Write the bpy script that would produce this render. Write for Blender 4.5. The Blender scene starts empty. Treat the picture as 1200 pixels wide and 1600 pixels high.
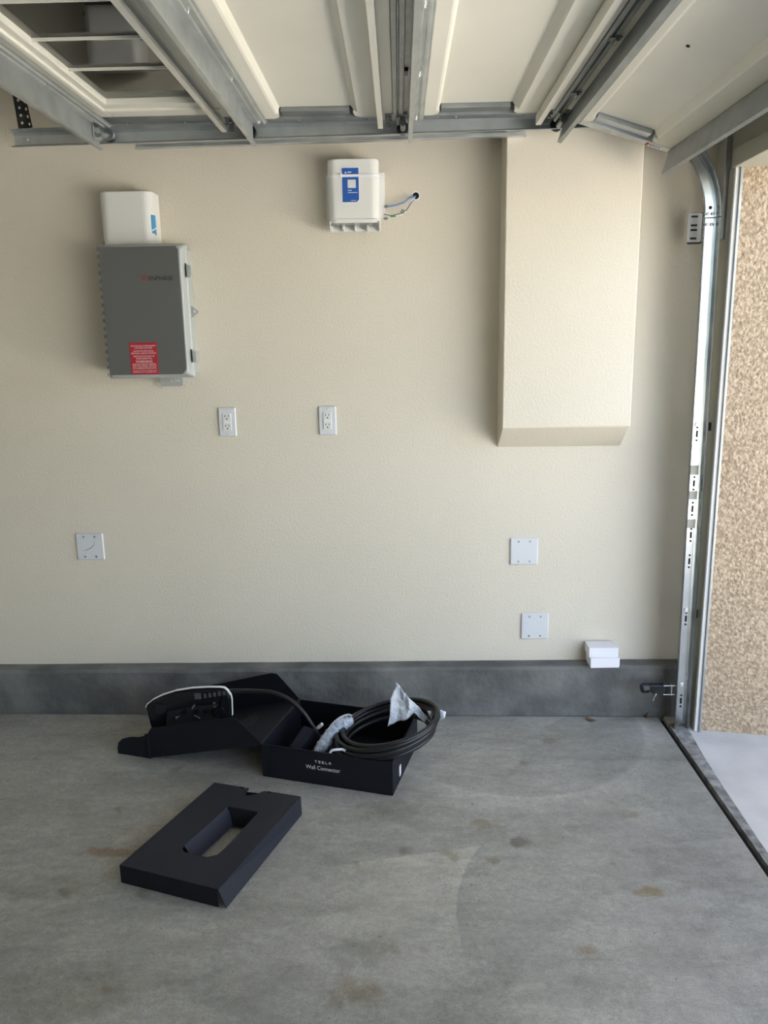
import bpy, bmesh, math, random
from mathutils import Vector, Matrix, noise
random.seed(4)
H = 1.5314            # camera height above the floor below it; shapes are measured from camera level
SL = -0.01227         # the slab falls slightly towards the driveway
COL = bpy.context.scene.collection
sc = bpy.context.scene
R = math.radians

# ---------------------------------------------------------------- camera, light, exposure
def cam_axes(yaw, pitch, roll):
    f = Vector((-math.sin(yaw)*math.cos(pitch), math.cos(yaw)*math.cos(pitch), math.sin(pitch)))
    r = Vector((math.cos(yaw), math.sin(yaw), 0)); u = r.cross(f)
    c, s = math.cos(roll), math.sin(roll)
    return c*r+s*u, -s*r+c*u, f
r_, u_, f_ = cam_axes(R(1.2777), R(-12.3039), R(-0.9663))
cd = bpy.data.cameras.new('camera'); cam = bpy.data.objects.new('camera', cd); COL.objects.link(cam)
cam.matrix_world = Matrix(((r_.x, u_.x, -f_.x, 0), (r_.y, u_.y, -f_.y, 0), (r_.z, u_.z, -f_.z, H), (0, 0, 0, 1)))
cd.sensor_fit = 'HORIZONTAL'; cd.sensor_width = 36; cd.lens = 1226.28/1200*36
cd.clip_start = .02; cd.clip_end = 200
sc.camera = cam

w = bpy.data.worlds.new('sky'); sc.world = w; w.use_nodes = True
wn = w.node_tree.nodes; wl = w.node_tree.links
sky = wn.new('ShaderNodeTexSky'); sky.sky_type = 'NISHITA'; sky.sun_disc = False
sky.sun_elevation = R(62); sky.sun_rotation = R(-90); sky.dust_density = 1.5
haze = wn.new('ShaderNodeMix'); haze.data_type = 'RGBA'; haze.inputs[0].default_value = .5   # bright hazy sky
wl.new(sky.outputs[0], haze.inputs[6]); haze.inputs[7].default_value = (1.25, 1.12, .95, 1)
wl.new(haze.outputs[2], wn['Background'].inputs[0]); wn['Background'].inputs[1].default_value = 0.55
sd = bpy.data.lights.new('sun', 'SUN'); sd.energy = 24; sd.angle = R(.6); sd.color = (1, .94, .83)
so = bpy.data.objects.new('sun', sd); COL.objects.link(so); so.location = (-4, 0, 8)
so.rotation_euler = (0, -R(28), 0)      # from behind the house, so the opening stays in shade
sc.view_settings.view_transform = 'Standard'; sc.view_settings.look = 'None'
sc.view_settings.gamma = 1; sc.view_settings.use_curve_mapping = False
sc.view_settings.exposure = 1.64

# ---------------------------------------------------------------- materials
def mat(name, col, rough=.6, metal=0, bump=None, col2=None, cscale=3, cdetail=6, cramp=(.35, .65), alpha=1, trans=0, spec=.5, sheen=0, coat=0, rough2=None):
    m = bpy.data.materials.new(name); m.use_nodes = True
    nt = m.node_tree; n = nt.nodes; l = nt.links; b = n['Principled BSDF']
    b.inputs['Base Color'].default_value = (*col, 1); b.inputs['Roughness'].default_value = rough
    b.inputs['Metallic'].default_value = metal; b.inputs['Alpha'].default_value = alpha
    b.inputs['Transmission Weight'].default_value = trans; b.inputs['Specular IOR Level'].default_value = spec
    b.inputs['Coat Weight'].default_value = coat
    geo = n.new('ShaderNodeNewGeometry')
    if col2:
        t = n.new('ShaderNodeTexNoise'); t.inputs['Scale'].default_value = cscale; t.inputs['Detail'].default_value = cdetail
        l.new(geo.outputs['Position'], t.inputs['Vector'])
        r = n.new('ShaderNodeValToRGB'); r.color_ramp.elements[0].position = cramp[0]; r.color_ramp.elements[1].position = cramp[1]
        r.color_ramp.elements[0].color = (*col, 1); r.color_ramp.elements[1].color = (*col2, 1)
        l.new(t.outputs['Fac'], r.inputs[0]); l.new(r.outputs[0], b.inputs['Base Color'])
        if rough2 is not None:
            mr = n.new('ShaderNodeMapRange'); mr.inputs[3].default_value = rough; mr.inputs[4].default_value = rough2
            l.new(t.outputs['Fac'], mr.inputs[0]); l.new(mr.outputs[0], b.inputs['Roughness'])
    if bump:
        sc_, st, dist = bump[:3]
        t = n.new('ShaderNodeTexNoise'); t.inputs['Scale'].default_value = sc_; t.inputs['Detail'].default_value = bump[3] if len(bump) > 3 else 3
        l.new(geo.outputs['Position'], t.inputs['Vector'])
        bp = n.new('ShaderNodeBump'); bp.inputs['Strength'].default_value = st; bp.inputs['Distance'].default_value = dist
        l.new(t.outputs['Fac'], bp.inputs['Height']); l.new(bp.outputs[0], b.inputs['Normal'])
    return m

M = {}
M['paint'] = mat('wall_paint', (.70, .645, .535), .62, bump=(120, .42, .0035, 2), col2=(.725, .67, .56), cscale=1.3, spec=.3)
M['ceil'] = mat('ceiling_paint', (.80, .78, .72), .8, bump=(90, .5, .003, 2))
M['curb'] = mat('dark_concrete', (.112, .113, .108), .85, col2=(.225, .222, .208), cscale=6.5, cdetail=11, cramp=(.36, .74), bump=(30, .9, .006, 9), spec=.3)
M['stucco'] = mat('tan_stucco', (.36, .275, .185), .95, bump=(85, 1, .010, 4), col2=(.56, .44, .315), cscale=70, cdetail=4, cramp=(.4, .62), spec=.1)
M['driveway'] = mat('driveway_concrete', (.42, .42, .41), .9, bump=(70, .3, .003, 8), col2=(.52, .515, .50), cscale=5, cdetail=9, spec=.2)
M['galv'] = mat('galvanized_steel', (.56, .59, .60), .42, 1, col2=(.66, .69, .69), cscale=14, cdetail=3, rough2=.55)
M['galvdark'] = mat('dull_galvanized_steel', (.31, .335, .345), .42, 1, col2=(.40, .42, .425), cscale=14, cdetail=4, rough2=.55)
M['galvbright'] = mat('bright_galvanized_steel', (.42, .45, .46), .20, 1, col2=(.52, .54, .54), cscale=8, cdetail=3, rough2=.3)
M['zinc'] = mat('zinc_bolt', (.8, .8, .78), .2, 1)
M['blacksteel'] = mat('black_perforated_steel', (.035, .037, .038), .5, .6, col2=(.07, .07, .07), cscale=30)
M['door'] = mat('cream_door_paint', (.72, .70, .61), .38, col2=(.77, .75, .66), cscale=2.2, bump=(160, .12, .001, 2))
M['white'] = mat('white_plastic', (.76, .76, .73), .35)
M['platewhite'] = mat('cool_white_plate', (.67, .685, .70), .32, col2=(.70, .715, .73), cscale=8)
M['jamb'] = mat('jamb_paint', (.36, .35, .28), .5, col2=(.42, .41, .34), cscale=3)
M['strip'] = mat('white_vinyl_strip', (.8, .8, .78), .3)
M['lid'] = mat('enclosure_grey', (.115, .12, .115), .42, col2=(.125, .13, .125), cscale=2)
M['enclosure'] = mat('enclosure_light_grey', (.42, .44, .43), .25, coat=.3)
M['card'] = mat('black_cardboard', (.0055, .0065, .0105), .6, spec=.28, bump=(200, .05, .001, 2))
M['cardblue'] = mat('black_card_insert', (.014, .0165, .025), .6, spec=.33)
M['cardedge'] = mat('worn_card_edge', (.10, .10, .10), .9)
M['cable'] = mat('black_rubber_cable', (.009, .0095, .011), .36, spec=.45)
M['blackplastic'] = mat('black_plastic', (.008, .009, .010), .3)
M['greyplastic'] = mat('charcoal_plastic', (.010, .011, .012), .22)
M['greymark'] = mat('grey_marking', (.16, .17, .17), .5)
M['faint'] = mat('faint_print', (.06, .064, .066), .5)
M['ink'] = mat('white_ink', (.72, .72, .72), .6)
M['inkdark'] = mat('dark_ink', (.012, .013, .013), .6)
M['red'] = mat('red_sticker', (.44, .022, .035), .4)
M['redlogo'] = mat('red_logo', (.30, .035, .03), .5)
M['blue'] = mat('blue_sticker', (.018, .105, .42), .35)
M['lightblue'] = mat('light_blue_sticker', (.05, .27, .50), .4)
M['bluewire'] = mat('blue_wire', (.12, .24, .50), .4)
M['green'] = mat('green_connector', (.03, .22, .09), .4)
M['bag'] = mat('milky_plastic_bag', (.66, .69, .73), .28, bump=(38, .9, .012, 3), trans=.15, spec=.6)
M['bagdark'] = mat('clear_plastic_wrap', (.36, .42, .52), .25, bump=(60, .9, .01, 3), col2=(.62, .68, .76), cscale=45, spec=.7)
M['black'] = mat('dark_hole', (.006, .006, .006), .9)
M['whitebox'] = mat('white_carton', (.86, .85, .88), .5)
M['leaf'] = mat('dry_leaf', (.16, .08, .035), .7, col2=(.26, .15, .07), cscale=60)
M['dirt'] = mat('joint_dirt', (.02, .02, .02), .95)
M['rubber'] = mat('grey_weather_rubber', (.10, .095, .08), .6)

def glass_mat():
    m = bpy.data.materials.new('window_glass'); m.use_nodes = True
    nt = m.node_tree; n = nt.nodes; l = nt.links
    out = n['Material Output']; n.remove(n['Principled BSDF'])
    tr = n.new('ShaderNodeBsdfTransparent'); tr.inputs[0].default_value = (.84, .86, .83, 1)
    gl = n.new('ShaderNodeBsdfGlossy'); gl.inputs[0].default_value = (.95, .96, .95, 1); gl.inputs[1].default_value = .015
    fr = n.new('ShaderNodeFresnel'); fr.inputs[0].default_value = 1.65
    mx = n.new('ShaderNodeMixShader'); l.new(fr.outputs[0], mx.inputs[0]); l.new(tr.outputs[0], mx.inputs[1]); l.new(gl.outputs[0], mx.inputs[2])
    l.new(mx.outputs[0], out.inputs[0]); return m
M['glass'] = glass_mat()

def floor_mat():
    m = bpy.data.materials.new('garage_slab_concrete'); m.use_nodes = True
    nt = m.node_tree; n = nt.nodes; l = nt.links; b = n['Principled BSDF']
    geo = n.new('ShaderNodeNewGeometry')
    def nz(scale, det, stretch=(1, 1, 1), rough=.5, dist=0):
        mp = n.new('ShaderNodeMapping'); mp.inputs['Scale'].default_value = stretch
        l.new(geo.outputs['Position'], mp.inputs[0])
        t = n.new('ShaderNodeTexNoise'); t.inputs['Scale'].default_value = scale; t.inputs['Detail'].default_value = det
        t.inputs['Roughness'].default_value = rough; t.inputs['Distortion'].default_value = dist
        l.new(mp.outputs[0], t.inputs['Vector']); return t.outputs['Fac']
    def ramp(src, p0, c0, p1, c1):
        r = n.new('ShaderNodeValToRGB'); e = r.color_ramp.elements
        e[0].position = p0; e[1].position = p1; e[0].color = (*c0, 1); e[1].color = (*c1, 1); l.new(src, r.inputs[0]); return r.outputs[0]
    def mix(mode, f, a, bb):
        x = n.new('ShaderNodeMix'); x.data_type = 'RGBA'; x.blend_type = mode
        if isinstance(f, float): x.inputs[0].default_value = f
        else: l.new(f, x.inputs[0])
        l.new(a, x.inputs[6])
        if isinstance(bb, tuple): x.inputs[7].default_value = (*bb, 1)
        else: l.new(bb, x.inputs[7])
        return x.outputs[2]
    base = ramp(nz(2.2, 8, (1, 1.3, 1), .6), .32, (.310, .303, .270), .68, (.400, .390, .348))
    fine = ramp(nz(60, 9, (1, 1, 1), .7), .3, (.80, .80, .80), .7, (1.12, 1.12, 1.12))
    c = mix('MULTIPLY', .8, base, fine)
    st = ramp(nz(7, 8, (.35, 1.4, 1), .65, .6), .46, (1, 1, 1), .72, (.74, .73, .70))      # trowel streaks
    c = mix('MULTIPLY', .8, c, st)
    spots = ramp(nz(9, 2, (1, 1, 1), .4), .70, (1, 1, 1), .78, (.60, .56, .48))            # oil spots
    c = mix('MULTIPLY', .8, c, spots)
    light = ramp(nz(3.1, 7, (1, 2.2, 1), .7, 1.2), .60, (0, 0, 0), .76, (.05, .05, .048))  # scuffs
    c = mix('ADD', 1.0, c, light)
    def vor(scale, rnd=1.0):
        v = n.new('ShaderNodeTexVoronoi'); v.inputs['Scale'].default_value = scale; v.inputs['Randomness'].default_value = rnd
        ad = n.new('ShaderNodeVectorMath'); ad.operation = 'ADD'
        wv = n.new('ShaderNodeTexNoise'); wv.inputs['Scale'].default_value = scale*2.5; wv.inputs['Detail'].default_value = 4
        l.new(geo.outputs['Position'], wv.inputs['Vector'])
        scv = n.new('ShaderNodeVectorMath'); scv.operation = 'SCALE'; scv.inputs['Scale'].default_value = .5/scale
        l.new(wv.outputs['Color'], scv.inputs[0]); l.new(geo.outputs['Position'], ad.inputs[0]); l.new(scv.outputs[0], ad.inputs[1])
        l.new(ad.outputs[0], v.inputs['Vector']); return v.outputs['Distance']
    pits = ramp(vor(24), .045, (.30, .29, .27), .07, (1, 1, 1))            # pits and grit
    c = mix('MULTIPLY', .75, c, pits)
    drops = ramp(vor(3.4), .05, (.62, .56, .44), .11, (1, 1, 1))           # old oil drips
    c = mix('MULTIPLY', .6, c, drops)
    grain = ramp(nz(240, 3, (1, 1, 1), .7), .30, (.80, .80, .80), .70, (1.16, 1.16, 1.16))
    c = mix('MULTIPLY', .9, c, grain)
    mid = ramp(nz(17, 10, (.7, 1.3, 1), .72, .8), .34, (.84, .84, .84), .66, (1.12, 1.12, 1.11))
    c = mix('MULTIPLY', .9, c, mid)
    # trowel arcs and film edges: sweeps of a few large circles
    sx = n.new('ShaderNodeSeparateXYZ'); l.new(geo.outputs['Position'], sx.inputs[0])
    def arc(cx_, cy_, r0, r1, k):
        d = n.new('ShaderNodeVectorMath'); d.operation = 'DISTANCE'; l.new(geo.outputs['Position'], d.inputs[0]); d.inputs[1].default_value = (cx_, cy_, 0)
        r = n.new('ShaderNodeValToRGB'); e = r.color_ramp.elements
        e[0].position = r0/4; e[0].color = (0, 0, 0, 1); e[1].position = r0/4+.002; e[1].color = (1, 1, 1, 1)
        e2 = r.color_ramp.elements.new(r1/4); e2.color = (0, 0, 0, 1)
        m2 = n.new('ShaderNodeMath'); m2.operation = 'DIVIDE'; l.new(d.outputs['Value'], m2.inputs[0]); m2.inputs[1].default_value = 4
        l.new(m2.outputs[0], r.inputs[0]); return mix('MULTIPLY', r.outputs[0], c, (k, k, k))
    for a5 in ((.42, 2.97, .53, .64, 1.34), (.95, 1.25, .78, .98, .88), (-.75, 1.0, .62, .8, .88)):
        c = arc(*a5)
    def M1(op, a, b2, b3=None):
        x = n.new('ShaderNodeMath'); x.operation = op
        for i_, q in enumerate((a, b2, b3)):
            if q is None: continue
            if isinstance(q, (int, float)): x.inputs[i_].default_value = q
            else: l.new(q, x.inputs[i_])
        return x.outputs[0]
    def step(v, a, b2):
        r = n.new('ShaderNodeMapRange'); r.inputs[1].default_value = a; r.inputs[2].default_value = b2; l.new(v, r.inputs[0]); return r.outputs[0]
    X, Y = sx.outputs[0], sx.outputs[1]
    # pale film patch with a straight and a curved edge
    line = M1('SUBTRACT', M1('ADD', M1('MULTIPLY', X, .232), 2.110), Y)
    dd = n.new('ShaderNodeVectorMath'); dd.operation = 'DISTANCE'; l.new(geo.outputs['Position'], dd.inputs[0]); dd.inputs[1].default_value = (.75, 1.83, 0)
    pm = M1('MULTIPLY', step(line, 0, .004), step(dd.outputs['Value'], .610, .616))
    pm = M1('MULTIPLY', pm, M1('MULTIPLY', step(Y, 1.62, 1.95), step(X, -.35, -.02)))
    c = mix('MULTIPLY', pm, c, (1.34, 1.33, 1.28))
    # single stains
    wob = nz(22, 6)
    def spot(x, y, rx, ry, col, k):
        ex = M1('POWER', M1('DIVIDE', M1('SUBTRACT', X, x), rx), 2); ey = M1('POWER', M1('DIVIDE', M1('SUBTRACT', Y, y), ry), 2)
        q = M1('ADD', M1('SQRT', M1('ADD', ex, ey), 0), M1('MULTIPLY', M1('SUBTRACT', wob, .5), 2.4))
        r = n.new('ShaderNodeMapRange'); r.inputs[1].default_value = 1.1; r.inputs[2].default_value = .5; r.inputs[3].default_value = 0; r.inputs[4].default_value = k
        l.new(q, r.inputs[0]); return mix('MULTIPLY', r.outputs[0], c, col)
    for sp in ((-.89, 2.115, .17, .022, (.80, .62, .50), .9), (.364, 2.184, .035, .032, (.50, .48, .44), .8), (.69, 1.965, .045, .028, (.72, .60, .40), .9), (.255, 2.27, .05, .03, (.72, .66, .56), .8),
               (-.005, 2.13, .03, .025, (.55, .53, .50), .7), (.27, 2.09, .025, .015, (.65, .58, .48), .8), (.46, 1.74, .03, .025, (.75, .64, .52), .8), (-.10, 1.72, .10, .06, (.80, .80, .78), .9),
               (-.12, 1.60, .06, .05, (.78, .72, .62), .9), (-.85, 1.58, .28, .10, (.86, .85, .82), .9), (-.05, 2.36, .12, .06, (.82, .81, .78), .9), (.10, 1.50, .18, .07, (.86, .86, .86), .9), (-1.0, 1.95, .25, .05, (.84, .83, .80), .9)):
        c = spot(*sp)
    # grimy band along the door joint
    eg = n.new('ShaderNodeMapRange'); eg.inputs[1].default_value = .60; eg.inputs[2].default_value = .95; l.new(sx.outputs[0], eg.inputs[0])
    mg = n.new('ShaderNodeMath'); mg.operation = 'MULTIPLY'; l.new(eg.outputs[0], mg.inputs[0]); l.new(nz(4, 6), mg.inputs[1])
    c = mix('MULTIPLY', mg.outputs[0], c, (.50, .54, .58))
    film = ramp(nz(1.15, 1.5, (1, 1.6, 1), .5, .8), .545, (.96, .96, .96), .555, (1.05, 1.05, 1.04))
    c = mix('MULTIPLY', 1.0, c, film)
    hair = ramp(nz(5, 10, (.5, 1.8, 1), .75, 2.2), .485, (1, 1, 1), .50, (.80, .79, .77))
    hair2 = ramp(nz(5, 10, (.5, 1.8, 1), .75, 2.2), .50, (.80, .79, .77), .515, (1, 1, 1))
    c = mix('MULTIPLY', .55, c, mix('LIGHTEN', 1.0, hair, hair2))
    l.new(c, b.inputs['Base Color'])
    rr = n.new('ShaderNodeMapRange'); rr.inputs[3].default_value = .42; rr.inputs[4].default_value = .72
    l.new(nz(5, 6), rr.inputs[0]); l.new(rr.outputs[0], b.inputs['Roughness'])
    b.inputs['Specular IOR Level'].default_value = .4
    bp = n.new('ShaderNodeBump'); bp.inputs['Strength'].default_value = .35; bp.inputs['Distance'].default_value = .003
    l.new(nz(28, 9, (.6, 1.3, 1), .7), bp.inputs['Height']); l.new(bp.outputs[0], b.inputs['Normal'])
    return m
M['floor'] = floor_mat()

# ---------------------------------------------------------------- helpers
def fz(x): return -H + SL*x           # floor height (camera level = 0) at x

class MB:
    def __init__(s): s.bm = bmesh.new()
    def face(s, pts):
        return s.bm.faces.new([s.bm.verts.new(p) for p in pts])
    def hexa(s, c):                     # 8 corners: bottom 4, top 4
        v = [s.bm.verts.new(p) for p in c]
        for f in ((0, 3, 2, 1), (4, 5, 6, 7), (0, 1, 5, 4), (1, 2, 6, 5), (2, 3, 7, 6), (3, 0, 4, 7)):
            s.bm.faces.new([v[i] for i in f])
        return s
    def box(s, x0, x1, y0, y1, z0, z1):
        return s.hexa([(x0, y0, z0), (x1, y0, z0), (x1, y1, z0), (x0, y1, z0), (x0, y0, z1), (x1, y0, z1), (x1, y1, z1), (x0, y1, z1)])
    def obox(s, o, a, b, c):            # oriented box: corner + three edge vectors
        o, a, b, c = map(Vector, (o, a, b, c))
        return s.hexa([o, o+a, o+a+b, o+b, o+c, o+a+c, o+a+b+c, o+b+c])
    def loft(s, rings, cap=True, closed=True):
        vr = [[s.bm.verts.new(p) for p in r] for r in rings]
        n = len(rings[0])
        for a, b in zip(vr, vr[1:]):
            for i in range(n if closed else n-1):
                j = (i+1) % n; s.bm.faces.new((a[i], a[j], b[j], b[i]))
        if cap and closed:
            s.bm.faces.new(vr[0][::-1]); s.bm.faces.new(vr[-1])
        return s
    def prism(s, poly, fn, w0, w1):     # 2D polygon (a,b) -> fn(a,b,w)
        return s.loft([[fn(a, b, w0) for a, b in poly], [fn(a, b, w1) for a, b in poly]])
    def tube(s, pts, r, n=10, cap=True):
        pts = [Vector(p) for p in pts]; rings = []
        t0 = (pts[1]-pts[0]).normalized(); up = Vector((0, 0, 1)) if abs(t0.z) < .9 else Vector((1, 0, 0))
        nv = t0.cross(up).normalized()
        for i, p in enumerate(pts):
            t = (pts[min(i+1, len(pts)-1)]-pts[max(i-1, 0)]).normalized()
            nv = (nv-t*nv.dot(t)).normalized(); bv = t.cross(nv)
            rr = r[i] if isinstance(r, (list, tuple)) else r
            rings.append([p+nv*rr*math.cos(2*math.pi*k/n)+bv*rr*math.sin(2*math.pi*k/n) for k in range(n)])
        return s.loft(rings, cap)
    def cyl(s, a, b, r, n=14, r2=None): return s.tube([a, b], [r, r if r2 is None else r2], n)
    def plate(s, outer, holes, fn, w0, w1):     # plate with real holes
        b = bmesh.new(); es = []
        for loop in [outer]+holes:
            vs = [b.verts.new((x, y, 0)) for x, y in loop]
            es += [b.edges.new((vs[i], vs[(i+1) % len(vs)])) for i in range(len(vs))]
        bmesh.ops.triangle_fill(b, use_beauty=True, use_dissolve=False, edges=es)
        r = bmesh.ops.extrude_face_region(b, geom=list(b.faces))
        for v in r['geom']:
            if isinstance(v, bmesh.types.BMVert): v.co.z = 1
        mp = {}
        for v in b.verts: mp[v] = s.bm.verts.new(fn(v.co.x, v.co.y, w0 if v.co.z < .5 else w1))
        for f in b.faces: s.bm.faces.new([mp[v] for v in f.verts])
        b.free(); return s
    def build(s, name, m, parent=None, bevel=0, smooth=False, seg=2):
        bmesh.ops.recalc_face_normals(s.bm, faces=s.bm.faces)
        me = bpy.data.meshes.new(name); 
        off = Vector((0, 0, H))
        p = parent
        base = Vector((0, 0, 0))
        while p is not None: base += p.location; p = p.parent
        if parent is None:
            xs = [v.co for v in s.bm.verts]
            lo = Vector((min(c.x for c in xs), min(c.y for c in xs), min(c.z for c in xs)))
            hi = Vector((max(c.x for c in xs), max(c.y for c in xs), max(c.z for c in xs)))
            loc = Vector(((lo.x+hi.x)/2, (lo.y+hi.y)/2, lo.z))+off
        else: loc = Vector((0, 0, 0))
        for v in s.bm.verts: v.co = v.co+off-base-loc
        s.bm.to_mesh(me); s.bm.free()
        o = bpy.data.objects.new(name, me); COL.objects.link(o)
        if isinstance(m, str): m = M[m]
        me.materials.append(m)
        if parent is not None: o.parent = parent
        else: o.location = loc
        if smooth:
            for f in me.polygons: f.use_smooth = True
        if bevel:
            md = o.modifiers.new('bevel', 'BEVEL'); md.width = bevel; md.segments = seg; md.limit_method = 'ANGLE'; md.angle_limit = R(35)
        return o

def tag(o, label, cat, group=None):
    o['label'] = label; o['category'] = cat
    if group: o['group'] = group
    return o
def thing(name, loc, label, cat, group=None):
    o = bpy.data.objects.new(name, None); COL.objects.link(o); o.empty_display_size = .05
    o.location = Vector(loc)+Vector((0, 0, H)); return tag(o, label, cat, group)
def struct(o): o['kind'] = 'structure'; return o
def copy_tree(o, parent=None):
    c = o.copy(); COL.objects.link(c)
    if parent is not None: c.parent = parent
    for ch in list(o.children): copy_tree(ch, c)
    return c
def circle(cx, cy, r, n=12): return [(cx+r*math.cos(2*math.pi*k/n), cy+r*math.sin(2*math.pi*k/n)) for k in range(n)]
def rect(x0, x1, y0, y1): return [(x0, y0), (x1, y0), (x1, y1), (x0, y1)]
def rrect(x0, x1, y0, y1, r, n=5):
    out = []
    for cx, cy, a0 in ((x1-r, y1-r, 0), (x0+r, y1-r, 90), (x0+r, y0+r, 180), (x1-r, y0+r, 270)):
        for k in range(n+1):
            a = R(a0+90*k/n); out.append((cx+r*math.cos(a), cy+r*math.sin(a)))
    return out
def ribbon(line, t):                   # open polyline -> closed outline of thickness t
    L = [Vector(p) for p in line]; a = []; b = []
    for i, p in enumerate(L):
        d0 = (L[i]-L[i-1]).normalized() if i else None
        d1 = (L[i+1]-L[i]).normalized() if i < len(L)-1 else None
        d = (d0+d1) if (d0 is not None and d1 is not None) else (d0 if d1 is None else d1)
        d = d.normalized() if d.length > 1e-6 else d0
        nrm = Vector((-d.y, d.x)); k = 1
        if d0 is not None and d1 is not None: k = 1/max(.5, abs(Vector((-d0.y, d0.x)).dot(nrm)))
        a.append(p+nrm*t/2*k); b.append(p-nrm*t/2*k)
    return [tuple(q) for q in a+b[::-1]]
def add_text(mb, txt, size, fn, align='LEFT', xfit=None, bold=0):
    cu = bpy.data.curves.new('t', 'FONT'); cu.body = txt; cu.size = size; cu.align_x = align; cu.offset = bold; cu.resolution_u = 3
    o = bpy.data.objects.new('t', cu); COL.objects.link(o)
    dg = bpy.context.evaluated_depsgraph_get(); me = bpy.data.meshes.new_from_object(o.evaluated_get(dg))
    xs = [v.co.x for v in me.vertices]
    k = 1
    if xfit: k = xfit/(max(xs)-min(xs))
    vs = [mb.bm.verts.new(fn(v.co.x*k, v.co.y)) for v in me.vertices]
    for p in me.polygons:
        try: mb.bm.faces.new([vs[i] for i in p.vertices])
        except ValueError: pass
    bpy.data.objects.remove(o); bpy.data.curves.remove(cu); bpy.data.meshes.remove(me)

# ---------------------------------------------------------------- setting
YW = 3.10; XO = 1.17; HZ = .565; CZ = 1.25
def grid_slab(mb, x0, x1, y0, y1, zf, th=.15, nx=1):
    for i in range(nx):
        a = x0+(x1-x0)*i/nx; b = x0+(x1-x0)*(i+1)/nx
        mb.hexa([(a, y0, zf(a)-th), (b, y0, zf(b)-th), (b, y1, zf(b)-th), (a, y1, zf(a)-th), (a, y0, zf(a)), (b, y0, zf(b)), (b, y1, zf(b)), (a, y1, zf(a))])
    return mb
struct(grid_slab(MB(), -4.1, 1.056, -3.6, 3.025, fz).build('floor', 'floor', bevel=.004))
struct(grid_slab(MB(), 1.056, 1.082, -3.6, 3.1, lambda x: fz(x)-.022).build('trim_1', 'dirt'))
gz = lambda x: fz(1.082)-.003-.045*(x-1.082)
struct(grid_slab(MB(), 1.082, 9, -8, 9, gz).build('driveway', 'driveway', bevel=.006))
struct(MB().box(-4.1, XO+.1, YW, YW+.15, -H-.15, CZ+.1).build('wall_back', 'paint'))
struct(MB().box(-4.2, -4.05, -3.7, YW+.15, -H-.15, CZ+.1).build('wall_left', 'ceil'))
struct(MB().box(-4.2, XO+.1, -3.75, -3.6, -H-.15, CZ+.1).build('wall_front', 'ceil'))
struct(MB().box(-4.2, XO+.2, -3.75, YW+.15, CZ, CZ+.12).build('ceiling', 'ceil'))
# roof mass of the house above: shades the apron
struct(MB().box(-4.6, XO+.2, -8, 9, CZ+.10, CZ+.25).build('roof', 'ceil'))
# front wall: header above the opening and the far pier
struct(MB().box(XO, XO+.15, -3.75, YW+.15, HZ, CZ+.2).build('wall_right', 'jamb'))
struct(MB().box(XO, XO+.15, -3.75, -1.95, -H-.2, HZ).build('wall_right_pier', 'jamb'))
struct(MB().box(XO, XO+.012, 2.93, YW, fz(XO)-.1, HZ).box(XO-.006, XO+.02, 2.925, 2.962, fz(XO)-.08, HZ).build('trim_2', 'jamb', bevel=.002))
struct(MB().box(XO-.012, XO+.02, -1.95, 2.93, HZ-.001, HZ+.06).build('trim_3', 'jamb', bevel=.003))
# vinyl weather strip on the stop, a bright bead and its backing
struct(MB().box(XO-.004, XO+.010, 2.913, 2.927, fz(XO)-.02, HZ).build('trim_4', 'strip', bevel=.003))
struct(MB().box(XO+.010, XO+.020, 2.905, 2.915, fz(XO)-.02, HZ).build('trim_5', 'galvdark', bevel=.002))
M['apron'] = mat('dirty_joint_concrete', (.12, .12, .11), .95, col2=(.30, .30, .285), cscale=30, cdetail=10, cramp=(.35, .7), bump=(50, 1, .006, 8))
pts = [(2.96, 1.150), (2.7, 1.128), (2.5, 1.118), (2.2, 1.108), (1.6, 1.104), (-3.6, 1.104)]
mb = MB(); mb.loft([[(1.080, y, fz(1.08)-.04), (x, y, gz(x)-.04), (x, y, gz(x)+.0015), (1.080, y, fz(1.08)-.002)] for y, x in pts])
struct(mb.build('trim_9', 'apron'))
# exterior stucco pier beyond the opening
YS = lambda x: 2.925-.10*(x-XO)
struct(MB().hexa([(XO+.014, YS(XO), -2.2), (6, YS(XO)-.48, -2.2), (6, 3.6, -2.2), (XO+.014, 3.6, -2.2), (XO+.014, YS(XO), CZ+.2), (6, YS(XO)-.48, CZ+.2), (6, 3.6, CZ+.2), (XO+.014, 3.6, CZ+.2)]).build('wall_outside', 'stucco'))
# concrete stem-wall curb with a ledge
mb = MB()
N = 60; rings = []
for i in range(N+1):
    x = -4.05+(1.168+4.05)*i/N
    j = noise.noise(Vector((x*3, 0, 0)))*.004; k = noise.noise(Vector((x*5, 7, 0)))*.004
    rings.append([(x, 3.032+j, fz(x)-.05), (x, 3.030+j, -1.334+k), (x, 3.038+j, -1.3215+k), (x, 3.12, -1.3205), (x, 3.12, fz(x)-.05)])
struct(mb.loft(rings).build('baseboard_back', 'curb', smooth=False))
# boxed-out drywall chase
xl, xr = .385, .865
c = [(xl, 2.966), (xr, 2.966)]
mb = MB()
mb.hexa([(xl-.003, 3.11, -.425), (xr+.004, 3.11, -.427), (xr, 3.11, CZ+.02), (xl, 3.11, CZ+.02), (xl, 2.966, -.330), (xr, 2.966, -.328), (xr, 2.966, CZ+.02), (xl, 2.966, CZ+.02)])
struct(mb.build('trim_6', 'paint', bevel=.004))

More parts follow.
